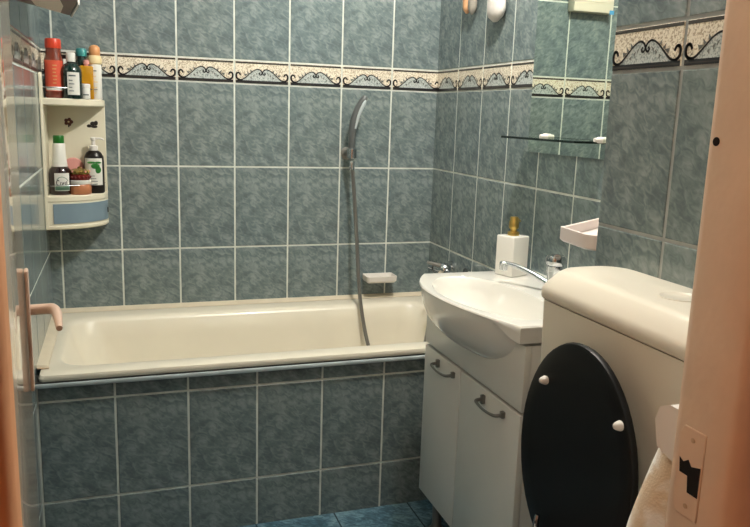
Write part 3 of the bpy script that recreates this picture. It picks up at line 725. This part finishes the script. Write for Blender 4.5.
# puff
x, y = .086, -.031; t = T('powder_puff', 'round pink puff leaning behind the stacked jars', 'puff', x, y, ZL, G2)
b = B(); b.lathe([(.001, -.0085), (.030, -.007), (.034, 0), (.030, .007), (.001, .0085)], M['pink_puff'], mtx=Matrix.Translation((x+.002, y+.002, ZL+.0835)) @ Matrix.Rotation(PI/2-.12, 4, 'X')); part(b, 'puff_pad', t)
b = B(); b.lathe([(.018, 0), (.018, .048), (.012, .052)], M['pink_puff'], (x, y, ZL)); part(b, 'stand', t)
# copper jar, white jar, gold jar stacked
x, y = .1085, -.083
t = T('copper_jar', 'wide copper-coloured cream jar, lowest of the jar stack', 'jar', x, y, ZL, G2)
b = B(); b.lathe([(.034, 0), (.0365, .004), (.0365, .030), (.034, .034)], M['copper_cream'], (x, y, ZL)); part(b, 'jar_body', t)
t = T('white_jar', 'flat white jar in the middle of the jar stack', 'jar', x, y, ZL+.0342, G2)
b = B(); b.lathe([(.0345, 0), (.036, .002), (.036, .011), (.034, .013)], M['label_white'], (x, y, ZL+.0342)); part(b, 'jar_body', t)
t = T('beaded_jar', 'dark red beaded jar with gold lid, topmost of the jar stack', 'jar', x, y, ZL+.0474, G2)
b = B(); b.lathe([(.031, 0), (.033, .003), (.033, .018), (.031, .020)], M['garnet'], (x, y, ZL+.0474))
for k in range(16):
    a = 2*PI*k/16; b.sphere((x+.0325*math.cos(a), y+.0325*math.sin(a), ZL+.057), .0052, M['garnet'], u=8, v=6)
part(b, 'jar_body', t)
b = B(); b.lathe([(.033, .0202), (.0335, .022), (.033, .030), (.020, .036), (.006, .038), (.006, .042), (.003, .044)], M['gold_lid'], (x, y, ZL+.0474))
for k in range(14):
    a = 2*PI*k/14; b.sphere((x+.031*math.cos(a), y+.031*math.sin(a), ZL+.0755), .0042, M['gold_lid'] if k % 3 else M['pink_puff'], u=8, v=6)
part(b, 'lid', t)
# pump bottle
x, y = .155, -.046; t = T('pump_bottle', 'black bottle with white pump and green leaf label, rightmost on the lower board', 'bottle', x, y, ZL, G2)
s_ = (1, .8)
b = B(); b.lathe([(.026, 0), (.0285, .004), (.0292, .105), (.028, .122), (.022, .136), (.012, .144)], M['near_black'], (x, y, ZL), sy=.85); part(b, 'bottle_body', t)
b = B(); b.lathe([(.0125, .143), (.0130, .145), (.0130, .158), (.006, .161), (.005, .176), (.008, .178), (.008, .186), (.004, .188)], M['whiteplastic'], (x, y, ZL), 18)
b.tube([(x, y, ZL+.183), (x+.022, y-.006, ZL+.184), (x+.030, y-.008, ZL+.179)], [.0042, .0032, .0026], M['whiteplastic'], 8, 2); part(b, 'pump', t)
b = B(); strip_label(b, x, y, .0292, ZL+.028, ZL+.118, M['label_white'], -62, 52, s=(1, .85))
for (cx_, cz_, w_, h_, tilt) in ((.004, .092, .011, .008, -.5), (.010, .080, .009, .011, .3), (-.006, .104, .012, .003, -.6), (.010, .104, .010, .003, .7)):
    yy = y - .85*math.sqrt(max(0, .0302**2-cx_**2))
    b.sphere((x+cx_, yy, ZL+cz_), 1, M['leaf_green'], (w_*1.15, .0012, h_*1.15), 12, 8)
for k in range(3): strip_label(b, x, y, .0296, ZL+.040+.009*k, ZL+.042+.009*k, M['grey_ink'], -20, 18-8*k, s=(1, .85))
part(b, 'label', t)

# ------------------------------------------------------------------ toilet
to = thing('toilet', 'close-coupled toilet with raised black lid leaning on its cream cistern', 'toilet', (.95, -1.81, 0))
cy = -1.80; ca, cb = -1.566, -2.022
b = B()
b.loft([rrect(1.01, 1.150, cb+.03, ca-.03, .03, .50), rrect(.998, 1.1515, cb+.008, ca-.008, .03, .54), rrect(.991, 1.1515, cb+.003, ca-.003, .025, .75), rrect(.988, 1.1515, cb+.002, ca-.002, .022, .9195)], M['cistern'])
part(b, 'cistern_tank', to)
b = B()
b.loft([rrect(.991, 1.151, cb+.004, ca-.004, .022, .920), rrect(.985, 1.1518, cb-.004, ca+.003, .024, .923), rrect(.983, 1.1518, cb-.005, ca+.004, .026, .928), rrect(.983, 1.1518, cb-.005, ca+.004, .028, .941), rrect(.987, 1.1518, cb-.002, ca+.003, .030, .949),
        rrect(1.006, 1.1518, cb+.016, ca-.001, .045, .972), rrect(1.013, 1.1518, cb+.022, ca-.003, .05, .9765), rrect(1.024, 1.1515, cb+.03, ca-.010, .05, .9785), rrect(1.04, 1.150, cb+.05, ca-.03, .04, .979)], M['cistern'])
cl = part(b, 'cistern_lid', to)
b = B(); b.lathe([(.034, 0), (.034, .0012), (.031, .0014), (.030, .0006), (.004, .0008)], M['cistern'], (1.085, -1.83, .9788), 32); part(b, 'flush_button', cl)
# pan
b = B()
def egg(xc, yc_, a, bb, z, n=40, back=None):
    P = []
    for k in range(n):
        t = 2*PI*k/n; x_ = xc - a*math.cos(t)
        w_ = bb*math.sin(t)*(1+.10*math.cos(t) * -1)
        if back is not None: x_ = min(x_, back)
        P.append(Vector((x_, yc_+w_, z)))
    return P
b.loft([egg(.86, cy, .20, .11, 0), egg(.86, cy, .19, .10, .05), egg(.85, cy, .17, .09, .18), egg(.82, cy, .22, .13, .33), egg(.78, cy, .25, .175, .42), egg(.77, cy, .255, .18, .445), egg(.77, cy, .25, .175, .452),
        egg(.74, cy, .18, .125, .450), egg(.75, cy, .16, .11, .40), egg(.77, cy, .09, .07, .28), egg(.78, cy, .04, .03, .25)], M['ceramic'])
b.loft([rrect(.90, 1.14, cy-.10, cy+.10, .03, .0), rrect(.90, 1.14, cy-.10, cy+.10, .03, .36), rrect(.92, 1.15, cy-.15, cy+.15, .03, .44), rrect(.93, 1.15, cy-.16, cy+.16, .03, .469)], M['ceramic'])
part(b, 'pan', to)
b = B()
b.loft([egg(.755, cy, .235, .18, .4545), egg(.755, cy, .24, .185, .462), egg(.755, cy, .232, .178, .474), egg(.75, cy, .165, .115, .474), egg(.75, cy, .16, .11, .4545), egg(.755, cy, .235, .18, .4545)], M['black'], cap0=False, cap1=False)
part(b, 'seat', to)
# raised lid: oval plate
b = B()
Xt, sl, LL, WW, YC, ZTOP = .932, .03, .40, .160, -1.797, .897
def lidring(off, sc, n=56):
    P = []
    for k in range(n):
        a = 2*PI*k/n; z = ZTOP-LL/2+LL/2*sc*math.sin(a); yy = YC+WW*sc*math.cos(a)
        P.append(Vector((Xt-(ZTOP-z)*sl+off, yy, z)))
    return P
b.loft([lidring(.003, .30), lidring(.002, .80), lidring(0, .965), lidring(.002, .99), lidring(.007, 1.0), lidring(.013, .99), lidring(.015, .96)], M['black'])
ld = part(b, 'lid', to)
for y_, z_ in ((-1.703, .806), (-1.913, .809)):
    xx = Xt-(ZTOP-z_)*sl
    b = B(); b.lathe([(.0075, -.002), (.0082, .001), (.0075, .004), (.0060, .008), (.0042, .011), (.0015, .012)], M['rubber'], n=16, mtx=Matrix.Translation((xx, y_, z_)) @ Matrix.Rotation(-PI/2, 4, 'Y')); part(b, 'bumper', ld)
for y_ in (-1.74, -1.86):
    b = B(); b.tube([(.918, y_, .470), (.914, y_, .50), (.909, y_, .55), (.911, y_, .572)], [.009, .006, .0055, .004], M['chrome'], 12, 3); part(b, 'hinge', to)

# ------------------------------------------------------------------ towel holder and towel by the door
hl = thing('wall_holder', 'white plastic holder on the wall just inside the right door jamb', 'holder', (.90, YD, .88))
b = B()
V = lambda *a: Vector(a)
prof = [(YD+.0015, .850), (YD+.0015, .926), (YD+.055, .926), (YD+.072, .918), (YD+.078, .900), (YD+.074, .872), (YD+.064, .860), (YD+.064, .872), (YD+.068, .896), (YD+.060, .914), (YD+.012, .914), (YD+.012, .850)]
xs_ = (.846, .849, 1.02, 1.023)
b.loft([[V(x_, (p[0] if 0 < i < 3 else p[0]), p[1]) for p in prof] for i, x_ in enumerate(xs_)], M['whiteplastic'], smooth=False)
b.prism([(YD+.0015, .850), (YD+.0015, .926), (YD+.055, .926), (YD+.072, .918), (YD+.078, .900), (YD+.070, .868), (YD+.05, .862), (YD+.03, .858)], .842, .846, M['whiteplastic'], 0, 1, Matrix(((0, 0, 1, 0), (1, 0, 0, 0), (0, 1, 0, 0), (0, 0, 0, 1))))
part(b, 'cover', hl)
b = B(); b.tube([(.845, YD+.038, .872), (1.02, YD+.038, .872)], .008, M['whiteplastic'], 12); part(b, 'rod', hl)
b = B()
rings = []
for k in range(22):
    t = k/21; z = .893-.42*t; g = min(1, t*1.6)
    w0 = .862 - .030*min(1, max(0, (.885-z)/.145))**.8 - .004*t; w1 = 1.01+.02*t
    dep = .052+.030*math.sin(min(1, t*2)*PI/2)
    ring = []
    nn = 40
    for q in range(nn):
        a = 2*PI*q/nn; c_, s2 = math.cos(a), math.sin(a)
        x_ = (w0+w1)/2 + (w1-w0)/2*math.copysign(abs(c_)**.6, c_)
        y_ = YD+.030+dep/2+.006 + dep/2*math.copysign(abs(s2)**.6, s2)*(1+.10*math.sin(5*a+1.5*t)) 
        ring.append(Vector((x_ + .004*math.sin(7*t+3*a)*g, y_ + .004*math.sin(6*a)*g, z)))
    rings.append(ring)
b.loft(rings, M['towel'])
o = b.build('towel', loc=(.93, YD+.05, .5)); o['label'] = 'white towel with faint beige pattern hanging below the white holder by the door jamb'; o['category'] = 'towel'

# ------------------------------------------------------------------ fittings near the ceiling
he = thing('wall_heater', 'white and brown boxy heater jutting from the left wall at the top corner', 'heater', (0, -.55, 1.5))
b = B()
poly = [(.0025, -.672), (.117, -.400), (.1235, -.395), (.190, -.47), (.190, -1.0), (.0025, -1.06)]
poly = [(.0045, -.668), (.116, -.398), (.150, -.70), (.150, -.98), (.0045, -1.04)]
b.prism(poly, 1.500, 1.90, M['panel_brown'], .003, 1); part(b, 'casing', he)
b = B(); b.prism([(.045, -.590), (.096, -.468), (.112, -.62), (.112, -.80), (.045, -.86)], 1.4985, 1.5, M['panel_beige']); part(b, 'grille', he)
b = B(); b.prism([(.117, -.392), (.121, -.388), (.1545, -.69), (.1505, -.70)], 1.497, 1.90, M['whiteplastic']); part(b, 'end_panel', he)

ve = thing('ventilation_box', 'white ventilation box high on the back wall, seen in the mirror', 'vent', (.76, 0, 1.68))
b = B(); b.box((.665, -.05, 1.690), (.852, -.0025, 1.88), M['vent_white'], .004, 2); part(b, 'casing', ve)
b = B(); b.box((.664, -.0525, 1.686), (.684, -.049, 1.702), M['sticker_blue']); part(b, 'sticker', ve)
b = B()
for k in range(6): b.box((.69, -.0525, 1.73+.022*k), (.85, -.0495, 1.738+.022*k), M['vent_white'])
part(b, 'slats', ve)

LX, LY = 1.05, -1.14
la = thing('ceiling_lamp', 'round white glass lamp on the bathroom ceiling', 'lamp', (LX, LY, CEIL))
b = B(); b.lathe([(.10, 0), (.10, -.02), (.05, -.022)], M['whiteplastic'], (LX, LY, CEIL-.0005)); part(b, 'base', la)
b = B(); b.lathe([(.098, -.021), (.11, -.04), (.10, -.07), (.06, -.09), (.005, -.096)], M['lampglass'], (LX, LY, CEIL)); part(b, 'glass_shade', la)
lc = thing('corridor_lamp', 'round warm lamp on the corridor ceiling behind the viewer', 'lamp', (-.35, -3.1, CEIL))
b = B(); b.lathe([(.09, 0), (.09, -.02), (.11, -.03), (.07, -.08), (.005, -.09)], mat('warm_lamp_glass', 'ffd9a8', .4, emit='ffb874', es=3), (-.35, -3.1, CEIL-.0005)); part(b, 'glass_shade', lc)

# ------------------------------------------------------------------ lights
def point(name, loc, power, col, r):
    d = bpy.data.lights.new(name, 'POINT'); d.energy = power; d.color = col; d.shadow_soft_size = r
    o = bpy.data.objects.new(name, d); COL.objects.link(o); o.location = loc
point('bathroom_bulb', (LX, LY, CEIL-.16), 68, (1, .955, .89), .05)
point('corridor_bulb', (-.35, -3.1, CEIL-.17), 11, (1, .85, .70), .06)
w = bpy.data.worlds.new('World'); SC.world = w; w.use_nodes = True
w.node_tree.nodes['Background'].inputs[0].default_value = (.5, .55, .6, 1); w.node_tree.nodes['Background'].inputs[1].default_value = .05

# ------------------------------------------------------------------ camera
ya, pi_, ro = 0.3318, -0.1946, 0.0330
F = Vector((math.sin(ya)*math.cos(pi_), math.cos(ya)*math.cos(pi_), math.sin(pi_)))
Rr = Vector((math.cos(ya), -math.sin(ya), 0)); Uu = Rr.cross(F)
R2_ = Rr*math.cos(ro)+Uu*math.sin(ro); U2_ = -Rr*math.sin(ro)+Uu*math.cos(ro)
cam = bpy.data.cameras.new('Camera'); cam.sensor_width = 36; cam.lens = 750.76/750*36; cam.clip_start = .01
co = bpy.data.objects.new('Camera', cam); COL.objects.link(co)
Mx = Matrix((R2_, U2_, -F)).transposed().to_4x4(); Mx.translation = Vector((.2328, -2.7873, 1.2506)); co.matrix_world = Mx
SC.camera = co
SC.view_settings.view_transform = 'Standard'; SC.view_settings.look = 'None'; SC.view_settings.gamma = 1; SC.view_settings.exposure = .1
